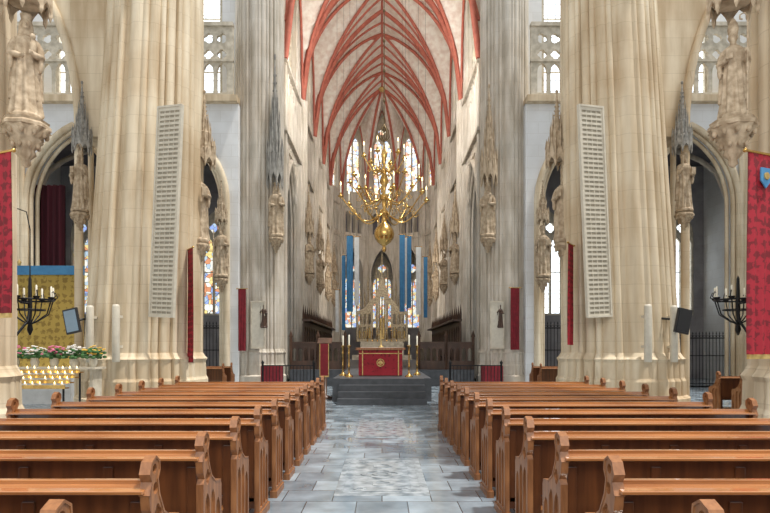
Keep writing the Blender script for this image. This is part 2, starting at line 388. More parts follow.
# ------------------------------------------------------------ choir
W=4.25; SP=13.9; HH=8.1; nodes=[25.5,30.9,36.3,41.7,47.1]; YC=47.1
for s in(-1,1):
    mb=MB(); loops=[rect(25.3,47.2,-.3,21.9)]; mids=[(nodes[i]+nodes[i+1])/2 for i in range(4)]
    for c in mids:
        loops.append(arch(c,1.9,0,7.2,3.1,10)); loops.append(arch(c,1.7,14.3,18.2,3.0,10))
        for k in(-1.5,-.5,.5,1.5): loops.append(arch(c+k*.92,.34,11.3,12.6,.7,5))
    x0,x1=sorted((s*4.3,s*4.95)); mb.plate(loops,x0,x1,YZ); w=O('wall_choir_%s'%sides[s],mb,M_choir,kind='structure')
    t=MB()
    for c in mids:
        for dw,xx,rad in((0,4.26,.12),(.14,4.36,.08),(.26,4.5,.07)):
            t.tube([(s*xx,u,v) for u,v in arch(c,1.9-dw,0,7.2,3.1-dw,10)],rad,6)
        t.tube([(s*4.26,u,v) for u,v in arch(c,1.75,10.9,18.2,3.05,10)],.10,6)
        t.tube([(s*4.22,u,v) for u,v in arch(c,1.98,0,18.3,3.2,10)],.09,6)
        for k in range(-4,5):
            t.tube([(s*4.24,c+k*.42,10.4 if abs(k)<3 else 8.6),(s*4.24,c+k*.42,14.3)],.06,5)
        for k in range(-3,4):
            t.tube([(s*4.22,c+k*.5+u*.2,v) for u,v in [(-1,13.2),(-.7,13.5),(0,13.75),(.7,13.5),(1,13.2)]],.04,5)
            t.tube([(s*4.24,c+k*.5+.15*math.cos(q),10.55+.13*math.sin(q)) for q in [2*math.pi*e/8 for e in range(9)]],.035,5)
        for k in(-2.3,-2.15,2.15,2.3): t.tube([(s*4.18,c+k,0),(s*4.18,c+k,SP+1)],.08,6)
        for k in(-1.55,1.55): t.tube([(s*4.26,c+k+.22*math.cos(q),9.9+.22*math.sin(q)) for q in [2*math.pi*e/10 for e in range(11)]],.045,5)
    x0,x1=sorted((s*4.05,s*4.5)); t.box(x0,x1,25.5,47,10.8,10.95); t.box(x0,x1,25.5,47,13.8,13.95); 
    O('arch_moulding',t,M_choir,parent=w)
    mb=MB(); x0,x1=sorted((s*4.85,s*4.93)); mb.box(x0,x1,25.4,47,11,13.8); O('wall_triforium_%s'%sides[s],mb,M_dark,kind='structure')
    for c in mids: window((s*4.6,c,0),-s*math.pi/2,1.69,14.3,18.2,3.0,3,G_st)
    for i,nd in enumerate(nodes):
        if i==0: continue
        r=E('choir_pier','slender pale stone clustered pier in the choir arcade','pillar',(s*4.3,nd,0))
        a=MB()
        for dx,dy,rd in((0,0,.34),(-s*.34,0,.14),(-s*.28,.2,.09),(-s*.28,-.2,.09),(-s*.16,.36,.1),(-s*.16,-.36,.1),(-s*.06,.52,.08),(-s*.06,-.52,.08)):
            a.lathe([(rd*1.5,0.62),(rd*1.5,1.5),(rd*1.15,1.65),(rd,1.75),(rd,SP+.3)],12,(dx,dy,0))
        O('pier_shaft',a,M_choir,r)
        b=MB(); b.lathe([(.6,0),(.6,1.1),(.5,1.25),(.5,1.5)],8,rot=math.pi/8,smooth=False); O('pier_base',b,M_choir,r)
    mb=MB(); loops=[rect(31,60,0,11)]+[arch(c,.9,3.2,7.2,1.5,8) for c in mids[1:]+[49.5]]
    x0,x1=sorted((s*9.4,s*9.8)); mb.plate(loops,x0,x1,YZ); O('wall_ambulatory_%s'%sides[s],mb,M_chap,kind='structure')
    for c in mids[1:]+[49.5]: window((s*9.55,c,0),-s*math.pi/2,.9,3.2,7.2,1.5,2,G_st2)
    mb=MB(); x0,x1=sorted((s*4.96,s*9.4)); mb.box(x0,x1,31.05,47,10.8,11); O('ceiling',mb,M_chap,kind='structure')

# choir vault -------------------------------------------------------
vb=MB(); NG=20
def Sbay(x,yl,L): return SP+HH*max(P(x/W),.96*P(yl/(L/2)))
for i in range(4):
    L=nodes[i+1]-nodes[i]; yc=(nodes[i]+nodes[i+1])/2; vs=[]; fs=[]
    for a in range(NG+1):
        for b in range(NG+1):
            x=-W+2*W*a/NG; yl=-L/2+L*b/NG; vs.append((x,yc+yl,Sbay(x,yl,L)))
    for a in range(NG):
        for b in range(NG):
            q=a*(NG+1)+b; fs.append((q,q+1,q+NG+2,q+NG+1))
    vb.add(vs,fs,True)
angs=[math.pi-math.pi*k/5 for k in range(6)]
AV=[(W*math.cos(a),YC+W*math.sin(a)) for a in angs]
for k in range(5):
    vs=[];fs=[];n=14
    for a in range(n+1):
        for b in range(n+1):
            sr=a/n; w_=b/n; px=AV[k][0]*(1-w_)+AV[k+1][0]*w_; py=AV[k][1]*(1-w_)+AV[k+1][1]*w_
            vs.append((px*sr,YC+(py-YC)*sr,SP+HH*max(P(sr),.97*P(2*w_-1))))
    for a in range(n):
        for b in range(n):
            q=a*(n+1)+b; fs.append((q,q+1,q+n+2,q+n+1))
    vb.add(vs,fs,True)
CE=O('ceiling',vb,M_web,kind='structure')
def rib(fn,n=22,rad=.13):
    pts=[Vector(fn(i/n)) for i in range(n+1)]
    m=MB(); m.tube([(p.x,p.y,p.z-.05) for p in pts],rad,6); O('rib',m,M_rib,parent=CE)
for i,nd in enumerate(nodes):
    rib(lambda t:((2*t-1)*W*.97,nd,SP+HH*P(2*t-1)),28,.14)
for i in range(4):
    L=nodes[i+1]-nodes[i]; yc=(nodes[i]+nodes[i+1])/2
    for sg in(-1,1):
        rib(lambda t:((2*t-1)*W*.97,yc+sg*(2*t-1)*L/2,SP+HH*P(2*t-1)),28,.09)
    for sx in(-1,1):
        for sy in(-1,1):
            rib(lambda t:(sx*W*.97*(1-t),yc+sy*L/2*(1-t*.5),Sbay(sx*W*.97*(1-t),sy*L/2*(1-t*.5),L)),14,.07)
    for sx in(-1,1): rib(lambda t:(sx*W*.96,yc+(2*t-1)*L/2,SP+HH*.96*P(2*t-1)),16,.07)
    rib(lambda t:((2*t-1)*W*.97,yc,SP+HH*max(P(2*t-1),.96)),16,.06)
rib(lambda t:(0,25.5+t*21.6,SP+HH),10,.07)
for k in range(1,5):
    rib(lambda t:(AV[k][0]*t*.97,YC+(AV[k][1]-YC)*t*.97,SP+HH*P(t)),20,.10)
for k in range(5):
    rib(lambda t:((AV[k][0]*(1-t)+AV[k+1][0]*t)*.97,YC+((AV[k][1]*(1-t)+AV[k+1][1]*t)-YC)*.97,SP+HH*.97*P(2*t-1)),14,.07)
m=MB(); m.ell((0,YC,SP+HH-.15),(.35,.35,.2)); O('boss',m,M_gold,parent=CE)
# apse walls
for k in range(5):
    ax,ay=AV[k]; bx,by=AV[k+1]; cx,cy=(ax+bx)/2,(ay+by)/2; wd=math.hypot(bx-ax,by-ay); rz=math.atan2(by-ay,bx-ax)
    hw=wd/2
    mb=MB(); lo=[rect(-hw-.03,hw+.03,-.3,21.9),arch(0,hw-.36,0,7.6,2.4,8),arch(0,hw-.58,14.6,19.3,2.0,8)]
    for q in(-.6,0,.6): lo.append(arch(q,.2,11.2,12.6,.4,5))
    mb.plate(lo,0,.5,XZ); w=O('wall_apse.%03d'%k if k else 'wall_apse',mb,M_choir,loc=(cx,cy,0),rz=rz,kind='structure')
    t=MB(); t.tube([(u,-.02,v) for u,v in arch(0,hw-.34,0,7.6,2.4,8)],.08,6); t.tube([(u,-.02,v) for u,v in arch(0,hw-.55,14.6,19.3,2.0,8)],.07,6)
    t.box(-hw,hw,-.12,.1,10.7,10.85); t.box(-hw,hw,-.12,.1,13.3,13.45)
    for q in(-.9,-.3,.3,.9): t.tube([(q,-.03,10.3),(q,-.03,14.4)],.04,5)
    O('arch_moulding',t,M_choir,parent=w)
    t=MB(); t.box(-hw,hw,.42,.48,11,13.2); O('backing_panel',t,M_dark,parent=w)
    window((cx-math.sin(rz)*.25,cy+math.cos(rz)*.25,0),rz,hw-.58,14.6,19.3,2.0,2,G_st,fr=.09)
for k in range(1,5):
    r=E('choir_pier','slender pale stone clustered pier in the apse','pillar',(AV[k][0],AV[k][1],0))
    a=MB(); a.lathe([(.22,1.2),(.22,SP+.3)],10); 
    for q in range(4): a.lathe([(.09,1.2),(.09,SP+.3)],8,(.25*math.cos(q*1.57+.4),.25*math.sin(q*1.57+.4),0))
    O('pier_shaft',a,M_choir,r); b=MB(); b.lathe([(.45,0),(.45,1.1),(.35,1.3)],8,smooth=False); O('pier_base',b,M_choir,r)
mb=MB(); lo=[rect(-9.4,9.4,0,11)]+[arch(c,.95,3.4,8.3,2.2,8) for c in(-6,-2.9,0,2.9,6)]
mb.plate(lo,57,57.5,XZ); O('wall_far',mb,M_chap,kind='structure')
for c in(-6,-2.9,0,2.9,6): window((c,57.2,0),0,.95,3.4,8.3,2.2,2,G_st2)
mb=MB(); poly=[(-9.4,47),(-4.6,47)]+[(p[0]*1.12,YC+(p[1]-YC)*1.12) for p in AV[1:5]]+[(4.6,47),(9.4,47),(9.4,57),(-9.4,57)]
mb.plate([poly],10.8,11,XY); O('ceiling',mb,M_chap,kind='structure')

# ------------------------------------------------------------ platform and steps
mb=MB()
for i in range(4): mb.box(-1.2,1.2,16.0+i*.32,17.25,i*.165,(i+1)*.165)
O('chancel_steps',mb,M_step,label='narrow flight of dark bluestone steps up to the altar platform',category='steps')
mb=MB(); mb.box(-1.42,1.42,17.2,24.0,0,.66); mb.box(-3.7,3.7,24.0,46.9,0,.66); O('chancel_platform',mb,M_step,label='raised dark bluestone chancel platform behind the steps',category='platform')
for (y0,y1,w2) in((6.2,8.3,.50),(10.2,12.8,.46),(3.6,5.5,.52)):
    mb=MB(); mb.plate([rect(-w2,w2,y0,y1)],.001,.004,XY)
    for q in(.06,.16): 
        mb.plate([rect(-w2+q,w2-q,y0+q,y1-q),rect(-w2+q+.025,w2-q-.025,y0+q+.025,y1-q-.025)],.004,.010,XY)
    cy=(y0+y1)/2
    mb.plate([quatre(0,cy,.26),quatre(0,cy,.19)],.004,.012,XY); mb.plate([circ(0,cy,.12),circ(0,cy,.07)],.004,.012,XY)
    for yy in(cy-.5,cy+.5): mb.plate([quatre(0,yy,.14,3),quatre(0,yy,.09,3)],.004,.012,XY)
    for sx in(-1,1):
        for yy in(y0+.28,y1-.28): mb.plate([quatre(sx*(w2-.26),yy,.07),quatre(sx*(w2-.26),yy,.04)],.004,.011,XY)
    O('ledger_stone',mb,M_slab,label='worn pale carved grave slab set in the aisle floor',category='floor slab')

# ------------------------------------------------------------ pews
def pew(length,loc,wood=M_wood,ends=M_wood2,panel=M_woodp,label='varnished oak church pew with carved openwork panelled ends',**kw):
    r=E('pew',label,'pew',loc,**kw); h=length/2
    b=MB(); b.box(-h,h,-.02,.012,.42,.85); 
    n=int(length/.46)
    for i in range(n+1):
        x=-h+.06+(length-.12)*i/n; b.box(x-.03,x+.03,-.035,-.02,.16,.80)
    b.box(-h,h,-.035,.02,.10,.20)
    O('backrest',b,panel,r,bev=.004)
    b=MB(); M=Matrix.Rotation(math.radians(6),3,'X'); b.obox((0,-.045,.866),length,.135,.018,M); b.box(-h,h,-.012,.022,.863,.90); O('book_rest',b,wood,r,bev=.004)
    b=MB(); b.box(-h,h,.03,.38,.42,.45); b.box(-h,h,.34,.365,.34,.42); O('seat',b,wood,r,bev=.006)
    b=MB(); b.box(-h+.05,h-.05,-.34,-.20,.13,.17); 
    for x in(-h+.3,0,h-.3): b.box(x-.03,x+.03,-.32,-.22,0,.13)
    O('kneeler',b,wood,r)
    prof=[(-.07,0),(-.07,.70),(-.045,.73),(-.075,.77),(-.09,.84),(-.06,.90),(-.085,.94),(-.06,.99),(-.01,1.01),(.035,.985),(.04,.94),(.015,.90),(.035,.82),(.10,.72),(.20,.665),(.31,.65),(.34,.62),(.34,.0)]
    holes=[arch(.015,.05,.10,.54,.09,5),arch(.135,.05,.10,.54,.09,5),arch(.255,.05,.10,.46,.09,5),quatre(.02,.73,.05),circ(-.02,.955,.025,10),circ(-.01,.86,.03,10)]
    for sx in(-1,1):
        e=MB(); e.plate([prof],-.005,.005,YZ); e.plate([prof]+holes,.005,.022,YZ); e.plate([prof]+holes,-.022,-.005,YZ)
        e.sweep([(0,u,v) for u,v in prof[4:16]],(1,0,0),[(-.026,-.006),(.026,-.006),(.026,.006),(-.026,.006)])
        e.box(-.035,.035,-.09,.36,0,.07)
        O('pew_end',e,ends,r,loc=(sx*h,0,0),bev=0)
    return r
p0=pew(2.7,(-2.455,2.05,0),group='nave pews')
for k in range(12):
    for s in(-1,1):
        if k==0 and s==-1: continue
        dup(p0,(s*2.455,2.05+.83*k,0))
for k in range(3):
    if k==0: q0=pew(2.9,(8.95,11.6,0),M_wood2,M_wood2,label='reddish brown wooden bench in the side aisle',group='side aisle benches')
    else: dup(q0,(8.95,11.6+.9*k,0))
for s in(-1,1):
    for k in range(2): dup(q0,(s*5.9,18.2+k*1.0,0),sc=(.75,1,1.05),label='dark wooden bench standing in the transept beside the crossing pier')

# ------------------------------------------------------------ statues
def remeshed(mb,vox,name):
    me=mb.mesh(name+'_src'); o=bpy.data.objects.new('tmp',me); C.objects.link(o)
    m=o.modifiers.new('r','REMESH'); m.mode='VOXEL'; m.voxel_size=vox; m.use_smooth_shade=True
    m2=o.modifiers.new('s','SMOOTH'); m2.iterations=1; m2.factor=.4
    dg=bpy.context.evaluated_depsgraph_get(); dg.update()
    out=bpy.data.meshes.new_from_object(o.evaluated_get(dg)); out.name=name
    bpy.data.objects.remove(o); out.materials.clear(); out.materials.append(M_stat)
    return out
def statue_mesh(kind):
    m=MB(); ph=kind*1.3
    def fold(a,z):
        f=max(0,1-z/1.3); return 1+(.15*f+.04)*math.sin(9*a+ph+z*1.2)+.06*f*math.sin(5*a-2*z+ph)
    m.lathe([(.23,0),(.24,.04),(.215,.25),(.195,.55),(.185,.8),(.165,1.0),(.175,1.15),(.195,1.27),(.18,1.36),(.11,1.42),(.06,1.45),(.055,1.52)],54,fold=fold,sx=1,sy=.8)
    m.lathe([(.25,.30),(.235,.7),(.215,1.0),(.215,1.25),(.18,1.37),(.1,1.43)],54,(0,.05,0),fold=lambda a,z:1+.10*math.sin(8*a+ph),sx=1.02,sy=.6)
    hz=1.60
    m.ell((0,-.01,hz),(.078,.095,.12),16,12); m.ell((0,-.105,hz-.005),(.016,.025,.03),8,6)
    m.ell((0,-.085,hz+.03),(.055,.02,.012),8,6); m.ell((0,-.095,hz-.055),(.03,.02,.010),8,6)
    m.ell((0,.025,hz+.02),(.09,.09,.12),14,10)
    for sx in(-1,1): m.ell((sx*.085,0,hz),(.014,.03,.033),8,6)
    if kind!=2: m.ell((0,-.075,hz-.12),(.05,.045,.09),10,8)
    def arm(sx,el,hd):
        m.tube([(sx*.16,0,1.32),(sx*.21,-.03,1.2),el,((el[0]+hd[0])/2,(el[1]+hd[1])/2,(el[2]+hd[2])/2),hd],[.065,.068,.07,.055,.032],12)
        m.ell((el[0],el[1]+.02,el[2]-.10),(.045,.06,.16),10,8)
        m.ell(hd,(.03,.04,.04),8,6)
        for q in range(4): m.tube([hd,(hd[0]-sx*.02+sx*.012*q,hd[1]-.035,hd[2]-.01+.012*q),(hd[0]-sx*.05,hd[1]-.06,hd[2]+.02*q-.02)],.011,6)
    if kind==0:
        m.lathe([(.085,0),(.105,.10),(.09,.2),(.04,.3),(.005,.34)],16,(0,.01,hz+.07),sx=1,sy=.7)
        arm(1,(.25,-.06,1.05),(.24,-.22,1.2)); arm(-1,(-.24,-.08,1.04),(-.06,-.23,1.16))
        m.tube([(.24,-.24,.02),(.24,-.24,1.75),(.24,-.24,1.85),(.19,-.24,1.95),(.11,-.24,1.92),(.11,-.24,1.84),(.16,-.24,1.82)],.017,8)
        m.box(-.13,-.01,-.29,-.23,1.08,1.28)
    elif kind==1:
        arm(1,(.24,-.08,1.05),(.10,-.23,1.12)); arm(-1,(-.25,-.05,1.07),(-.21,-.2,1.22))
        m.box(.02,.17,-.31,-.25,1.02,1.24)
        m.tube([(-.21,-.22,.02),(-.21,-.22,1.6)],.017,8)
        m.lathe([(.10,0),(.115,.08),(.09,.14),(.02,.17)],16,(0,.02,hz+.02))
    else:
        m.lathe([(.15,1.40),(.125,1.5),(.115,1.62),(.10,1.70),(.05,1.76)],18,(0,.045,0),sx=1,sy=.85)
        arm(1,(.23,-.07,1.05),(.10,-.22,1.05)); arm(-1,(-.23,-.08,1.05),(-.05,-.23,.98))
        m.ell((.11,-.18,1.18),(.06,.06,.14),10,8); m.ell((.11,-.19,1.36),(.048,.052,.062),10,8)
        m.lathe([(.08,1.72),(.10,1.82)],12,(0,.02,0))
    m.lathe([(.26,-.07),(.26,0),(.24,.03)],8,smooth=False)
    return remeshed(m,.012,'statue')
STM=[statue_mesh(k) for k in range(3)]
SL=['weathered stone bishop statue with mitre and crozier on a corbel','weathered stone saint statue holding book and staff on a corbel','weathered stone veiled woman statue carrying a child on a corbel']
def statue(kind,loc,rz,h=1.7,lab=None,mt=None):
    o=O('statue',STM[kind],None,loc=loc,rz=rz,label=lab or SL[kind],category='statue'); k=h/1.85; o.scale=(k,k,k); return o
def corbel_mesh():
    m=MB(); fo=lambda a,z:1+.07*math.cos(10*a)
    m.lathe([(.02,-.62),(.06,-.58),(.05,-.52),(.12,-.45),(.10,-.38),(.20,-.27),(.17,-.22),(.29,-.12),(.27,-.10)],40,fold=fo)
    m.lathe([(.28,-.12),(.31,-.10),(.31,-.06),(.28,-.03),(.29,0)],8,smooth=False,rot=math.pi/8)
    for lv,r,k,q in((-.17,.25,10,.035),(-.33,.16,8,.03)):
        for i in range(k):
            a=2*math.pi*i/k; m.ell((r*math.cos(a),r*math.sin(a),lv),(q,q,q*1.5),7,5)
    return m.mesh('corbel')
def canopy_mesh():
    m=MB()
    m.lathe([(.27,.05),(.29,.08),(.29,.30),(.22,.36),(.17,.40),(.17,.78),(.12,.83),(.10,1.12),(.07,1.17),(.03,1.75),(.005,1.9)],8,rot=math.pi/8,smooth=False)
    for i in range(8):
        a=2*math.pi*i/8
        m.lathe([(.0,-.2),(.035,-.12),(.035,.35),(.05,.37),(.0,.66)],4,(.31*math.cos(a+.39),.31*math.sin(a+.39),0),smooth=False)
        m.lathe([(.025,.4),(.025,.85),(.0,1.1)],4,(.19*math.cos(a+.39),.19*math.sin(a+.39),0),smooth=False)
        m.lathe([(.018,.8),(.018,1.15),(.0,1.35)],4,(.12*math.cos(a),.12*math.sin(a),0),smooth=False)
        c,s_=math.cos(a),math.sin(a)
        def mp(u,v,w,c=c,s_=s_): return (c*(.28+w)-s_*u,s_*(.28+w)+c*u,v)
        m.plate([[(-.10,-.08),(-.06,-.0),(0,.07),(.06,-.0),(.10,-.08),(.10,.1),(0,.55),(-.10,.1)]],0,.03,mp)
        for z in(1.25,1.37,1.49,1.61):
            r=.07*(1.9-z)/.7
            if i%2==0: m.ell((c*(r+.02),s_*(r+.02),z),.022,6,4)
    m.ell((0,0,1.9),(.045,.045,.055),8,6)
    return m.mesh('statue_canopy')
CM=corbel_mesh(); KM=canopy_mesh(); CM.materials.append(M_stat)
KM.materials.append(M_stat)
KMd=KM.copy(); KMd.materials.clear(); KMd.materials.append(M_can)
def corbel(loc,sc=1): 
    o=O('corbel',CM,None,loc=loc,label='carved foliate stone corbel under a statue',category='corbel'); o.scale=(sc,)*3; return o
def canopy(loc,sc=(1,1,1),dark=False):
    o=O('statue_canopy',KMd if dark else KM,None,loc=loc,label=('tall grey' if dark else 'sandstone')+' gothic pinnacled canopy above a statue',category='canopy'); o.scale=sc; return o
for s in(-1,1):
    x=PX(26 if s<0 else 733,7.35)
    statue(2 if s<0 else 0,(x,7.35,4.36),-s*.5,1.28 if s<0 else 1.12); corbel((x,7.35,4.30),.9); canopy((x,7.35,5.72),(.85,.85,.8))
    statue(1 if s<0 else 0,(PX(198 if s<0 else 564,14.6),14.6,4.15),-s*.5,1.85 if s<0 else 1.75); corbel((s*4.46,14.6,4.08),.9); canopy((PX(203 if s<0 else 558,14.6),14.7,6.1),(.8,.8,.9))
    statue(0 if s<0 else 1,(s*7.05,14.0,4.75),s*.2,1.4); corbel((s*7.05,14.0,4.68),.7); canopy((s*7.0,14.0,6.2),(.65,.65,.8),True)
    statue(2,(s*4.15,23.55,5.95),-s*.3,2.1); corbel((s*4.15,23.55,5.87),1); canopy((s*4.2,23.55,8.2),(1.0,1.0,2.5 if s<0 else 1.9),s<0)
    statue(1,(s*6.15,22.95,4.3),0,2.0); corbel((s*6.15,22.95,4.2),.9); canopy((s*6.15,22.95,6.4),(.7,.7,.8))
    statue(2,(s*10.0,22.9,6.0),0,2.0); corbel((s*10.0,22.9,5.9),.9); canopy((s*10,22.9,8.1),(.8,.8,.9))
    for i,nd in enumerate(nodes[1:]):
        statue(i%3,(s*3.72,nd-.1,5.4),-s*.8,1.9); corbel((s*3.72,nd-.1,5.3),.9); canopy((s*3.75,nd-.1,7.4),(.8,.8,1.3))
    o=O('statuette',STM[1].copy(),None,loc=(s*4.62,23.42,2.35),label='small dark wooden saint figure fixed to a pier',category='statue'); o.data.materials.clear(); o.data.materials.append(M_dwood); o.scale=(.5,.5,.5)

# ------------------------------------------------------------ banners
def banner(w,h,loc,rz,mt,lab,name='banner',pole=True):
    r=E(name,lab,'banner',loc,rz); b=MB(); n=12; vs=[];fs=[]
    for k in range(2):
        for j in range(9):
            for i in range(n+1):
                u=-w/2+w*i/n; v=-h*j/8; vs.append((u,.02*math.sin(i*1.6+j*.3)*(.3+j/8)+k*.006,v))
    m=(n+1)
    for k in range(2):
        for j in range(8):
            for i in range(n): q=k*9*m+j*m+i; fs.append((q,q+1,q+m+1,q+m))
    b.add(vs,fs,True)
    O('cloth',b,mt,r)
    if pole:
        p=MB(); p.tube([(-w/2-.04,0,.01),(w/2+.04,0,.01)],.015,8); p.ell((-w/2-.05,0,.01),.025,8,6); p.ell((w/2+.05,0,.01),.025,8,6); O('pole',p,M_brass,r)
    return r
def fringe(r,w,h,mt=M_gold):
    b=MB(); b.box(-w/2,w/2,-.01,.02,-h-.05,-h); O('fringe',b,mt,r)
r=banner(.46,1.75,(PX(2,6.7),6.6,3.66),-.4,M_red,'crimson damask banner hanging beneath a statue corbel'); fringe(r,.46,1.75)
r=banner(.46,2.2,(PX(757,6.7),6.6,3.66),.4,M_red,'long crimson damask banner with small crest beneath a corbel'); fringe(r,.46,2.2)
b=MB(); b.plate([[(-.08,-.16),(.08,-.16),(.08,-.3),(0,-.38),(-.08,-.3)]],-.04,-.025,XZ); O('crest',b,M_blue,r)
b=MB(); b.plate([circ(0,-.25,.04,12)],-.055,-.04,XZ); O('crest_emblem',b,M_gold,r)
banner(.42,2.6,(PX(190,13.75),13.75,3.8),-1.0,M_red,'narrow crimson banner hanging on crossing pier')
banner(.42,2.3,(PX(571,13.75),13.75,3.9),1.0,M_red,'narrow crimson banner hanging on crossing pier')
banner(.30,2.4,(PX(242,23.3),23.3,PZ(289,23.3)),0,M_redp,'slim dark red banner on choir entrance pier')
banner(.34,2.4,(PX(515,23.3),23.3,PZ(288,23.3)),0,M_redp,'slim dark red banner on choir entrance pier')
for x,y0,y1,mt,w in((350,236,312,M_blue,.32),(357,238,306,M_white,.24),(343.5,255,330,M_blue,.18),(402,236,312,M_blue,.26),(409,236,308,M_blue,.24),(405.5,238,304,M_white,.14),(418,248,315,M_white,.24),(337,290,332,M_white,.16),(425,258,318,M_blue,.18)):
    d=30.; h=PZ(y0,d)-PZ(y1,d)
    r=banner(w,h,(PX(x,d),d+random.uniform(-.4,.4),PZ(y0,d)),0,mt,('blue' if mt is M_blue else 'white')+' cloth streamer hanging in the choir',name='streamer')
    c=MB(); c.tube([(0,0,.02),(0,0,SP+7.0-PZ(y0,d))],.005,5); O('cord',c,M_iron,r)

# ------------------------------------------------------------ chandelier
def chandelier():
    r=E('chandelier','large polished brass chandelier with curved arms and globe','chandelier',(.05,14,0))
    s=MB(); s.lathe([(.005,3.76),(.04,3.80),(.05,3.85),(.03,3.9),(.08,3.94),(.16,4.0),(.22,4.09),(.24,4.18),(.22,4.28),(.15,4.38),(.07,4.46),(.05,4.6),(.10,4.66),(.10,4.71),(.04,4.78),(.055,4.95),(.10,5.02),(.10,5.07),(.035,5.14),(.05,5.3),(.11,5.42),(.08,5.52),(.035,5.58),(.06,5.64),(.06,5.69),(.03,5.78),(.05,5.95),(.08,6.05),(.03,6.15),(.02,6.3),(.005,6.35)],24)
    O('stem',s,M_brass,r)
    s=MB(); s.tube([(0,0,6.3),(0,0,20)],.012,8)
    for z in(6.6,7.3,8.0,8.7,9.4,10.1): s.ell((0,0,z),(.03,.03,.05),10,6)
    for i in range(6): a=i*math.pi/3; s.tube([(.04*math.cos(a),.04*math.sin(a),6.35),(.12*math.cos(a),.12*math.sin(a),6.45),(.10*math.cos(a),.10*math.sin(a),6.6),(0,0,6.75)],.012,6)
    O('hanging_rod',s,M_rod,r)
    for (R,z,n,off,tip) in((1.02,4.69,8,0,.03),(.82,5.05,8,.39,.12),(.48,5.67,6,0,.10)):
        a=MB(); pts=[(.06,0,z)]
        for i in range(1,13):
            t=i/12; pts.append((.06+(R-.06)*t,0,z-.24*R*math.sin(t*math.pi*1.25)+tip*t+ .12*t*t))
        a.tube(pts,[.020-.007*i/12 for i in range(13)],8)
        ex,ez=pts[-1][0],pts[-1][2]
        for (fx,fz,fr,dr) in((.42,.05,.13,1),(.72,-.02,.09,-1)):
            sc=[]
            for i in range(14):
                t=i/13; q=fr*R*(1-t*.75); sc.append((R*fx+q*math.cos(dr*t*7),0,z+.02*R+q*math.sin(dr*t*7)+fz))
            a.tube(sc,.010,6)
        dp=MB(); dp.lathe([(.01,-.05),(.02,-.02),(.065,0),(.07,.02),(.025,.02),(.028,.07),(.026,.09)],14,(ex,0,ez))
        cd=MB(); cd.lathe([(.017,.08),(.017,.26)],10,(ex,0,ez))
        fl=MB(); fl.lathe([(.006,.26),(.015,.285),(.011,.32),(.002,.35)],8,(ex,0,ez))
        for i in range(n):
            ang=off+2*math.pi*i/n+.2
            if i==0:
                A=O('arm',a,M_brass,r,rz=ang); B=O('drip_pan',dp,M_brass,A); Cd=O('candle',cd,M_wax,A); F=O('candle_bulb',fl,M_flame,A)
            else:
                A2=A.copy(); C.objects.link(A2); A2.parent=r; A2.rotation_euler=(0,0,ang)
                for q in(B,Cd,F): q2=q.copy(); C.objects.link(q2); q2.parent=A2
chandelier()

# ------------------------------------------------------------ iron candle brackets on near piers
for s in(-1,1):
    d=8.5
    zc=PZ(300,d)
    r=E('candle_bracket','black wrought iron wall bracket with ring of candles','candelabrum',(PX(30 if s<0 else 738,d),d,0))
    wx=(s*5.0)-r.location.x
    b=MB(); b.tube([(wx,-.6,zc-.45),(wx*.6,-.3,zc-.5),(wx*.2,-.05,zc-.3),(0,0,zc-.1)],.018,8); b.tube([(wx,-.6,zc+.1),(wx*.4,-.2,zc-.05),(0,0,zc-.05)],.014,8)
    ring=[(.3*math.cos(q*math.pi/12),.3*math.sin(q*math.pi/12),zc) for q in range(25)]; b.tube(ring,.014,6)
    ring=[(.19*math.cos(q*math.pi/12),.19*math.sin(q*math.pi/12),zc-.14) for q in range(25)]; b.tube(ring,.01,6)
    b.lathe([(.01,zc-.5),(.04,zc-.42),(.02,zc-.3),(.03,zc-.1),(.02,zc+.3),(.0,zc+.35)],10)
    for q in range(8):
        a=q*math.pi/4; c_,s_=math.cos(a),math.sin(a)
        b.tube([(0,0,zc-.35),(.1*c_,.1*s_,zc-.3),(.24*c_,.24*s_,zc-.2),(.3*c_,.3*s_,zc)],.009,6)
        b.tube([(.3*c_,.3*s_,zc),(.36*c_,.36*s_,zc+.05),(.33*c_,.33*s_,zc+.12),(.28*c_,.28*s_,zc+.08)],.008,5)
        b.lathe([(.01,zc-.01),(.04,zc+.02),(.045,zc+.04)],10,(.3*c_,.3*s_,0))
    O('iron_frame',b,M_iron,r)
    for q in range(8):
        a=q*math.pi/4; c=MB(); c.lathe([(.014,0),(.014,.15),(.003,.165)],8,(.3*math.cos(a),.3*math.sin(a),zc+.03)); O('candle',c,M_wax,r)
    if s<0:
        b=MB(); b.tube([(0,0,zc+.3),(.0,0,zc+1.0),(-.05,.0,zc+1.25),(-.2,-.15,zc+1.3)],.008,6); O('chain',b,M_iron,r)

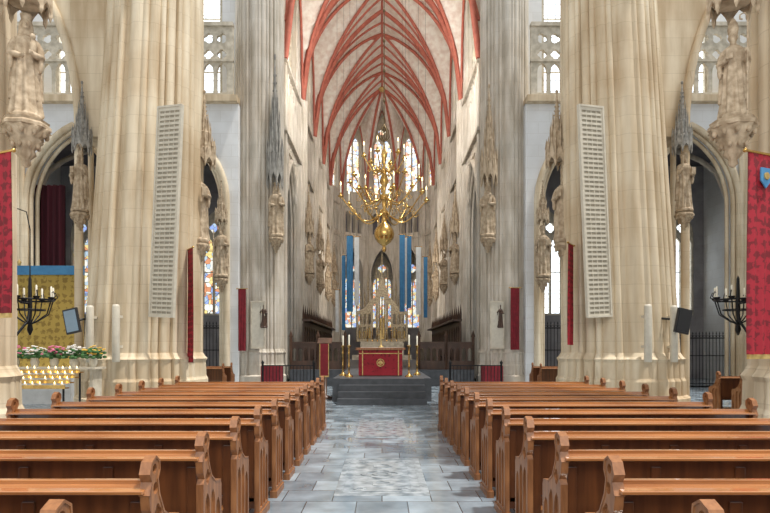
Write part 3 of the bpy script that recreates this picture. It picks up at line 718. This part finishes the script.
# ------------------------------------------------------------ panels and speakers and monitors on crossing piers
for s in(-1,1):
    H=4.55; w=.60
    r=E('lattice_panel','tall beige slotted metal panel fixed to the crossing pier','wall panel',(PX(162 if s<0 else 599,13.15),13.15,PZ(316,13.15)))
    r.rotation_euler=(0.0,-s*.052,s*.35)
    b=MB(); lo=[rect(-w/2,w/2,0,H)]
    for i in range(4):
        for j in range(44): 
            u=-w/2+.045+i*.131; lo.append(rect(u,u+.117,.05+j*.1015,.05+j*.1015+.052))
    b.plate(lo,-.03,-.01,XZ); O('grille',b,M_cream,r)
    b=MB(); b.box(-w/2+.01,w/2-.01,-.01,.03,.01,H-.01); O('back_plate',b,M_slot,r)
    b=MB(); b.plate([rect(-w/2-.03,w/2+.03,-.03,H+.03),rect(-w/2+.01,w/2-.01,.01,H-.01)],-.05,.03,XZ); O('frame',b,M_cream,r)
    for xx in(90,116):
        X=xx if s<0 else 764-xx; d=12.85 if xx==116 else 13.1
        r=E('column_loudspeaker','slim cream column loudspeaker standing against the pier','speaker',(PX(X,d),d,PZ(362,d)))
        b=MB(); b.lathe([(.07,0),(.08,.03),(.08,1.18),(.065,1.23),(.0,1.24)],16); O('housing',b,M_cream,r)
        for z in(.3,.95):
            b=MB(); b.box(-.04,.04,0,.25,z,z+.06); O('mount',b,M_cream,r)
    d=12.9; r=E('wall_monitor','black flat monitor on a bracket beside the pier','monitor',(PX(72 if s<0 else 683,d),d,PZ(335,d)),s*.15)
    T=Matrix.Rotation(-.2 if s<0 else .2,3,'Y')
    b=MB(); b.obox((0,0,.3),.34,.06,.54,T); O('monitor_case',b,M_blk,r,bev=.01)
    b=MB(); b.obox((0,-.035,.3),.27,.012,.46,T); O('screen',b,M_scr if s<0 else M_blk,r)
    b=MB(); b.tube([(0,.03,.3),(-s*.1,.25,.35),(-s*.3,.6,.4)],.025,8); O('arm',b,M_blk,r)

# ------------------------------------------------------------ altar group
d=18.4; zf=.66
r=E('altar','altar with red embroidered frontal and gold emblem','altar',(PX(380.5,d),d+.3,zf))
b=MB(); b.box(-.66,.66,-.28,.28,0,.8); O('body',b,M_dwood,r,bev=.01)
b=MB(); b.box(-.67,.67,-.30,-.27,.03,.80); O('frontal',b,M_red,r)
b=MB(); b.box(-.76,.76,-.36,.36,.80,.88); O('table_top',b,M_wood2,r,bev=.01)
b=MB(); b.box(-.6,.6,-.3,.3,.881,.89); O('altar_cloth',b,M_white,r)
b=MB(); b.plate([circ(0,.42,.12,24),circ(0,.42,.095,24)],-.325,-.30,XZ); b.plate([quatre(0,.42,.075)],-.32,-.30,XZ); O('emblem',b,M_gold,r)
b=MB()
for x in(-.55,.55): b.box(x-.015,x+.015,-.315,-.30,.03,.8)
b.box(-.66,.66,-.315,-.30,.69,.715); O('gold_trim',b,M_gold,r)
def candlestick(loc,h,hc):
    r=E('candlestick','tall gilded candlestick with white candle beside the altar','candlestick',loc)
    b=MB(); b.lathe([(.12,0),(.12,.03),(.05,.08),(.025,.15),(.02,.3*h),(.04,.33*h),(.02,.37*h),(.02,.7*h),(.04,.74*h),(.02,.78*h),(.025,.93*h),(.06,.97*h),(.06,h)],14); O('stand',b,M_brass,r)
    b=MB(); b.lathe([(.024,h),(.024,h+hc),(.005,h+hc+.02)],12); O('candle',b,M_wax,r); return r
c0=candlestick((PX(349,18),18,zf),.95,.3)
for x,dd in((409,18),(343,18.9),(417,19.4)): dup(c0,(PX(x,dd),dd,zf))
r=E('lectern','wooden lectern draped with dark red cloth and gold edging','lectern',(PX(325,18.2),18.2,0))
b=MB(); b.lathe([(.22,0),(.22,.05),(.06,.1),(.05,1.66)],12); O('post',b,M_dwood,r)
b=MB(); b.obox((0,0,1.74),.42,.38,.04,Matrix.Rotation(.45,3,'X')); O('book_rest',b,M_dwood,r)
b=MB(); b.box(-.12,.12,-.24,-.225,.7,1.66); O('cloth',b,M_redp,r)
b=MB(); b.box(-.14,-.12,-.245,-.22,.7,1.66); b.box(.12,.14,-.245,-.22,.7,1.66); b.box(-.14,.14,-.245,-.22,.66,.7); O('gold_trim',b,M_gold,r)
r=E('altar_crucifix','gilded standing crucifix on the altar','crucifix',(PX(381,18.7),18.8,zf+.89))
b=MB(); b.lathe([(.08,0),(.08,.02),(.02,.06),(.015,.2)],12); b.box(-.012,.012,-.01,.01,.2,.52); b.box(-.1,.1,-.01,.01,.38,.404); O('cross',b,M_gold,r)
for s in(-1,1):
    r=E('choir_screen','low dark oak openwork choir screen with traceried panels','screen',(s*2.6,24.4,zf)); w=1.1
    b=MB(); lo=[rect(-w,w,0,1.05)]
    for i in range(9): lo.append(arch(-w+.14+i*.24,.08,.35,.75,.12,5))
    b.plate(lo,-.04,.04,XZ); b.box(-w-.03,w+.03,-.08,.08,1.05,1.12); O('panel',b,M_dwood,r)
    for x in(-w,0,w):
        b=MB(); b.lathe([(.06,0),(.06,1.3),(.09,1.34),(.0,1.6)],4,(x,-.04,0),smooth=False); O('post',b,M_dwood,r)
    r=E('chancel_railing','dark wrought iron railing beside the altar platform','railing',(s*2.75,17.6,0)); w=.75
    b=MB()
    for i in range(16): b.tube([(-w+i*2*w/15,0,0),(-w+i*2*w/15,0,1.0)],.010,5)
    b.box(-w,w,-.015,.015,1.0,1.03); b.box(-w,w,-.015,.015,.12,.15)
    for x in(-w,w): b.lathe([(.03,0),(.03,1.05),(.05,1.1),(0,1.18)],8,(x,0,0))
    O('bars',b,M_iron,r)
# choir stalls
for s in(-1,1):
    r=E('choir_stall','long dark carved oak choir stall with tall panelled back','choir stall',(s*3.35,27.5,zf))
    b=MB(); Ls=15.5
    lo=[rect(0,Ls,0,2.1)]
    for i in range(20): lo.append(arch(.4+i*.775,.25,.95,1.65,.25,5))
    x0,x1=sorted((s*.22,s*.28)); b.plate(lo,x0,x1,YZ); x0,x1=sorted((s*.29,s*.3)); b.box(x0,x1,0,Ls,0,2.0)
    x0,x1=sorted((-s*.1,s*.32)); b.box(x0,x1,0,Ls,2.1,2.2)
    for i in range(21): b.lathe([(.05,2.2),(.05,2.45),(.0,2.9)],4,(s*.25,i*.775,0),smooth=False)
    O('panelled_back',b,M_dwood,r)
    b=MB(); x0,x1=sorted((-s*.2,s*.22)); b.box(x0,x1,0,Ls,.42,.47)
    for i in range(21): b.plate([[(x0,0),(x0,.75),(x0+.1,.85),(x1,1.0),(x1,0)]],i*.775-.03,i*.775+.03,XZ)
    O('seat_row',b,M_dwood,r)
    b=MB(); x0,x1=sorted((-s*.75,-s*.65)); b.box(x0,x1,0,Ls,0,.85); x0,x1=sorted((-s*.85,-s*.55)); b.box(x0,x1,0,Ls,.85,.89); O('desk_front',b,M_dwood,r)
# high altar with retable
r=E('high_altar','grey gilt gothic openwork retable with slender pinnacles above altar','altar',(0,45.2,zf))
b=MB(); b.box(-1.6,1.6,-.5,.4,.35,1.35); b.box(-2.2,2.2,-.9,.5,0,.35); O('altar_table',b,M_trac,r)
b=MB(); lo=[[(-1.9,1.35),(-1.9,3.6),(-1.25,3.9),(-.95,4.4),(-.5,4.7),(-.35,5.3),(0,6.3),(.35,5.3),(.5,4.7),(.95,4.4),(1.25,3.9),(1.9,3.6),(1.9,1.35)]]
for c in(-1.65,-1.3,-.95,.95,1.3,1.65): lo.append(arch(c,.13,1.55,2.3,.2,5)); lo.append(arch(c,.13,2.65,3.25,.2,5))
lo.append(arch(0,.26,1.55,4.2,.6,6)); lo+= [arch(-.55,.15,1.55,2.6,.3,5),arch(.55,.15,1.55,2.6,.3,5),arch(-.55,.15,3.05,3.9,.3,5),arch(.55,.15,3.05,3.9,.3,5)]
b.plate(lo,-.1,.1,XZ)
for x,h in((-1.9,5.0),(-1.6,5.6),(-1.3,5.3),(-1.05,6.4),(-.78,6.0),(-.42,7.2),(-.2,6.9),(0,8.3),(.2,6.9),(.42,7.2),(.78,6.0),(1.05,6.4),(1.3,5.3),(1.6,5.6),(1.9,5.0)): b.lathe([(.05,1.35),(.05,h-1.2),(.08,h-1.15),(.05,h-.9),(.065,h-.85),(.0,h)],4,(x,-.05,0),smooth=False)
O('retable',b,M_ret,r)
for x in(-1.65,-1.3,-.95,0,.95,1.3,1.65):
    q=O('figure',STM[abs(int(x*10))%3].copy(),None,parent=r,loc=(x,.0,1.62)); q.data.materials.clear(); q.data.materials.append(M_gold); q.scale=(.4,.3,.4) if x else (.8,.4,1.1)
for x in(-1.1,-.7,-.35,.35,.7,1.1):
    b=MB(); b.lathe([(.07,1.35),(.03,1.42),(.03,1.8),(.05,1.82),(.02,1.83),(.02,2.3)],10,(x,-.35,0)); O('candlestick',b,M_brass,r)

# ------------------------------------------------------------ iron screens
def fence(x0,x1,y,h,lab='black wrought iron openwork railing with spiked top'):
    r=E('iron_railing',lab,'railing',((x0+x1)/2,y,0)); w=(x1-x0)/2; b=MB(); n=int(2*w/.13)
    for i in range(n+1):
        x=-w+2*w*i/n; b.tube([(x,0,0),(x,0,h-.12)],.014,5); b.lathe([(.0,h-.16),(.025,h-.1),(0,h)],5,(x,0,0))
    O('bars',b,M_iron,r); b=MB()
    for z in(.1,.55*h,h-.3): b.box(-w,w,-.015,.015,z,z+.035)
    for i in range(n): 
        x=-w+2*w*(i+.5)/n; b.tube([(x+.05*math.cos(q),0,h-.21+.05*math.sin(q)) for q in [2*math.pi*k/8 for k in range(9)]],.008,4)
    for x in(-w,0,w): b.lathe([(.03,0),(.03,h),(.05,h+.03),(0,h+.12)],8,(x,0,0))
    O('frame',b,M_iron,r)
for s in(-1,1):
    for c,h in((7.9,2.6),(12.06,2.2)): fence(s*c-1.6,s*c+1.6,23.8,h)
    b=E('cloth_covered_table','low table covered with plain dark red cloth','table',(s*4.2,22.9,0)); q=MB(); q.box(-.38,.38,-.25,.25,.08,.86); O('cloth_cover',q,M_redp,b,bev=.02)
    q=MB()
    for x in(-.3,.3):
        for y in(-.18,.18): q.box(x-.03,x+.03,y-.03,y+.03,0,.1)
    O('leg',q,M_dwood,b)
    b=E('notice_board','cream notice board on the choir entrance pier','notice board',(PX(258 if s<0 else 497,23.4),23.4,PZ(348,23.4))); q=MB(); q.box(-.25,.25,-.02,.02,0,1.8); O('panel',q,M_cream,b)
    q=MB(); q.plate([rect(-.28,.28,-.03,1.83),rect(-.23,.23,.02,1.78)],-.04,.0,XZ); O('frame',q,M_trac,b)

# ------------------------------------------------------------ left aisle
d=17
r=E('side_altar_hanging','gold brocade cloth hanging topped with a blue band','wall hanging',(PX(50,d),d,0))
w=.9
b=MB(); b.box(-w,w,-.03,.03,.9,PZ(275,d)); O('brocade_cloth',b,M_brocade,r)
b=MB(); b.box(-w-.04,w+.04,-.08,.08,PZ(275,d),PZ(266,d)); O('blue_band',b,M_blue,r)
b=MB(); 
for x in(-w,w): b.lathe([(.04,0),(.04,PZ(264,d)),(.06,PZ(262,d)),(0,PZ(259,d))],10,(x,.05,0))
O('frame',b,M_gold,r)
b=MB(); b.box(-w,w,-.6,-.05,0,.95); O('altar_table',b,M_white,r)
d=24.0; b=MB()
R=[]
for z in(PZ(266,d),PZ(185,d)):
    R.append([(PX(14,d)+i*.042,d+.08*math.sin(i*1.1),z) for i in range(48)]+[(PX(14,d)+i*.042,d+.1+.08*math.sin(i*1.1),z) for i in range(47,-1,-1)])
b.loft(R); O('curtain',b,M_curt,label='dark red pleated curtain hanging in the transept archway',category='curtain')
d=11.3; cx=PX(28,d)
r=E('votive_candle_rack','brass tiered votive candle rack on iron legs','candle rack',(cx,d,0))
b=MB()
for k in range(4): b.box(-.85,.85,-.3+k*.18,-.14+k*.18,.78+k*.09,.80+k*.09); b.box(-.86,.86,-.31+k*.18,-.30+k*.18,.78+k*.09,.85+k*.09)
O('tray',b,M_brass,r)
b=MB()
for x in(-.8,.8):
    for y in(-.25,.35): b.tube([(x,y,0),(x,y,.8 if y<0 else 1.05)],.02,8)
b.tube([(-.8,-.25,.3),(.8,-.25,.3)],.015,6); O('leg',b,M_iron,r)
vc=None
for k in range(4):
    for i in range(12):
        p=(cx-.75+i*.137,d-.22+k*.18,.80+k*.09)
        if vc is None:
            vc=E('votive_candle','small white votive candle in a glass cup on the rack','candle',p,group='votive candles on the rack'); b=MB(); b.lathe([(.024,0),(.03,.05),(.028,.07)],10); O('cup',b,M_wax,vc); b=MB(); b.lathe([(.004,.07),(.012,.085),(.002,.115)],6); O('flame',b,M_flame,vc)
        elif random.random()<.8: dup(vc,p)
def flowers(loc,mt,sc=1,lab=''):
    r=E('flower_arrangement',lab,'flowers',loc); r.scale=(sc,)*3
    b=MB(); b.lathe([(.07,0),(.10,.12),(.08,.2),(.09,.22)],14); O('vase',b,M_cream,r)
    b=MB(); q=MB()
    for i in range(46):
        a=random.uniform(0,6.28); rr=random.uniform(.02,.27); z=.27+random.uniform(0,.25)*(1-rr*1.5)
        b.ell((rr*math.cos(a),rr*math.sin(a),z-.05),(.06,.03,.035),6,4)
    O('foliage',b,M_leaf,r)
    for i in range(38):
        a=random.uniform(0,6.28); rr=random.uniform(.02,.28); z=.31+random.uniform(0,.24)*(1-rr*1.5); c=(rr*math.cos(a),rr*math.sin(a),z)
        for k in range(5):
            aa=k*1.257; q.ell((c[0]+.022*math.cos(aa),c[1]+.022*math.sin(aa),c[2]),(.022,.022,.014),6,4)
    O('blossoms',q,mt,r)
b=MB(); b.box(-1.0,1.0,-.25,.25,1.10,1.14)
for x in(-.9,.9): b.box(x-.03,x+.03,-.2,.2,0,1.1)
O('flower_stand',b,M_trac,loc=(cx-.1,12.3,0),label='long stone-coloured stand carrying flower arrangements',category='stand')
for i,(mt,l) in enumerate(((M_pink,'pink'),(M_wht,'white'),(M_pink,'pink'),(M_wht,'white'),(M_yel,'yellow'))):
    flowers((cx-.85+i*.40,12.3,1.14),mt,.85,'bouquet of %s flowers with green leaves in vase'%l)
r=E('poster_stand','framed colour poster on a stand in the side aisle','poster',(PX(771,9.2),9.2,0)); b=MB(); b.box(-.02,.02,0,.03,0,1.1); b.box(-.2,.2,-.15,.18,0,.03); O('stand',b,M_blk,r)
b=MB(); b.box(-.2,.2,-.03,0,1.1,2.35); O('poster',b,M_brocade,r); b=MB(); b.plate([rect(-.23,.23,1.07,2.38),rect(-.19,.19,1.11,2.34)],-.05,.01,XZ); O('frame',b,M_dwood,r)

# ------------------------------------------------------------ lights, world, camera
def area(loc,target,sx,sy,e,col):
    l=bpy.data.lights.new('area','AREA'); l.shape='RECTANGLE'; l.size=sx; l.size_y=sy; l.energy=e; l.color=col
    o=bpy.data.objects.new('fill_light',l); C.objects.link(o); o.location=loc
    o.rotation_euler=(Vector(target)-Vector(loc)).to_track_quat('-Z','Y').to_euler()
area((0,-3.5,9),(0,14,4),8,6,700,(1,.95,.88))  # unseen fill added behind the camera to brighten the piers
area((0,25,13),(0,46,16.5),5,3,650,(1,.95,.89))  # unseen fill added at the choir entrance, facing away from the camera
area((0,36,8),(0,50,10),4,4,420,(1,.94,.86))  # second added fill for the apse, no lamp stands there
sun=bpy.data.lights.new('sun','SUN'); sun.energy=4.2; sun.angle=math.radians(4); sun.color=(1,.97,.92)
o=bpy.data.objects.new('sun',sun); C.objects.link(o); o.rotation_euler=Vector((-.34,.10,-1)).to_track_quat('-Z','Y').to_euler()
w=bpy.data.worlds.new('world'); SC.world=w; w.use_nodes=True
bg=w.node_tree.nodes['Background']; bg.inputs[0].default_value=(.90,.95,1,1); bg.inputs[1].default_value=.82
SC.view_settings.view_transform='Standard'
cam=bpy.data.cameras.new('camera'); co=bpy.data.objects.new('camera',cam); C.objects.link(co)
co.location=(0,0,EYE); co.rotation_euler=(math.pi/2,0,0); cam.sensor_width=36; cam.lens=600/770*36
cam.shift_x=3/770; cam.shift_y=(348-256.5)/770; cam.clip_end=200
SC.camera=co
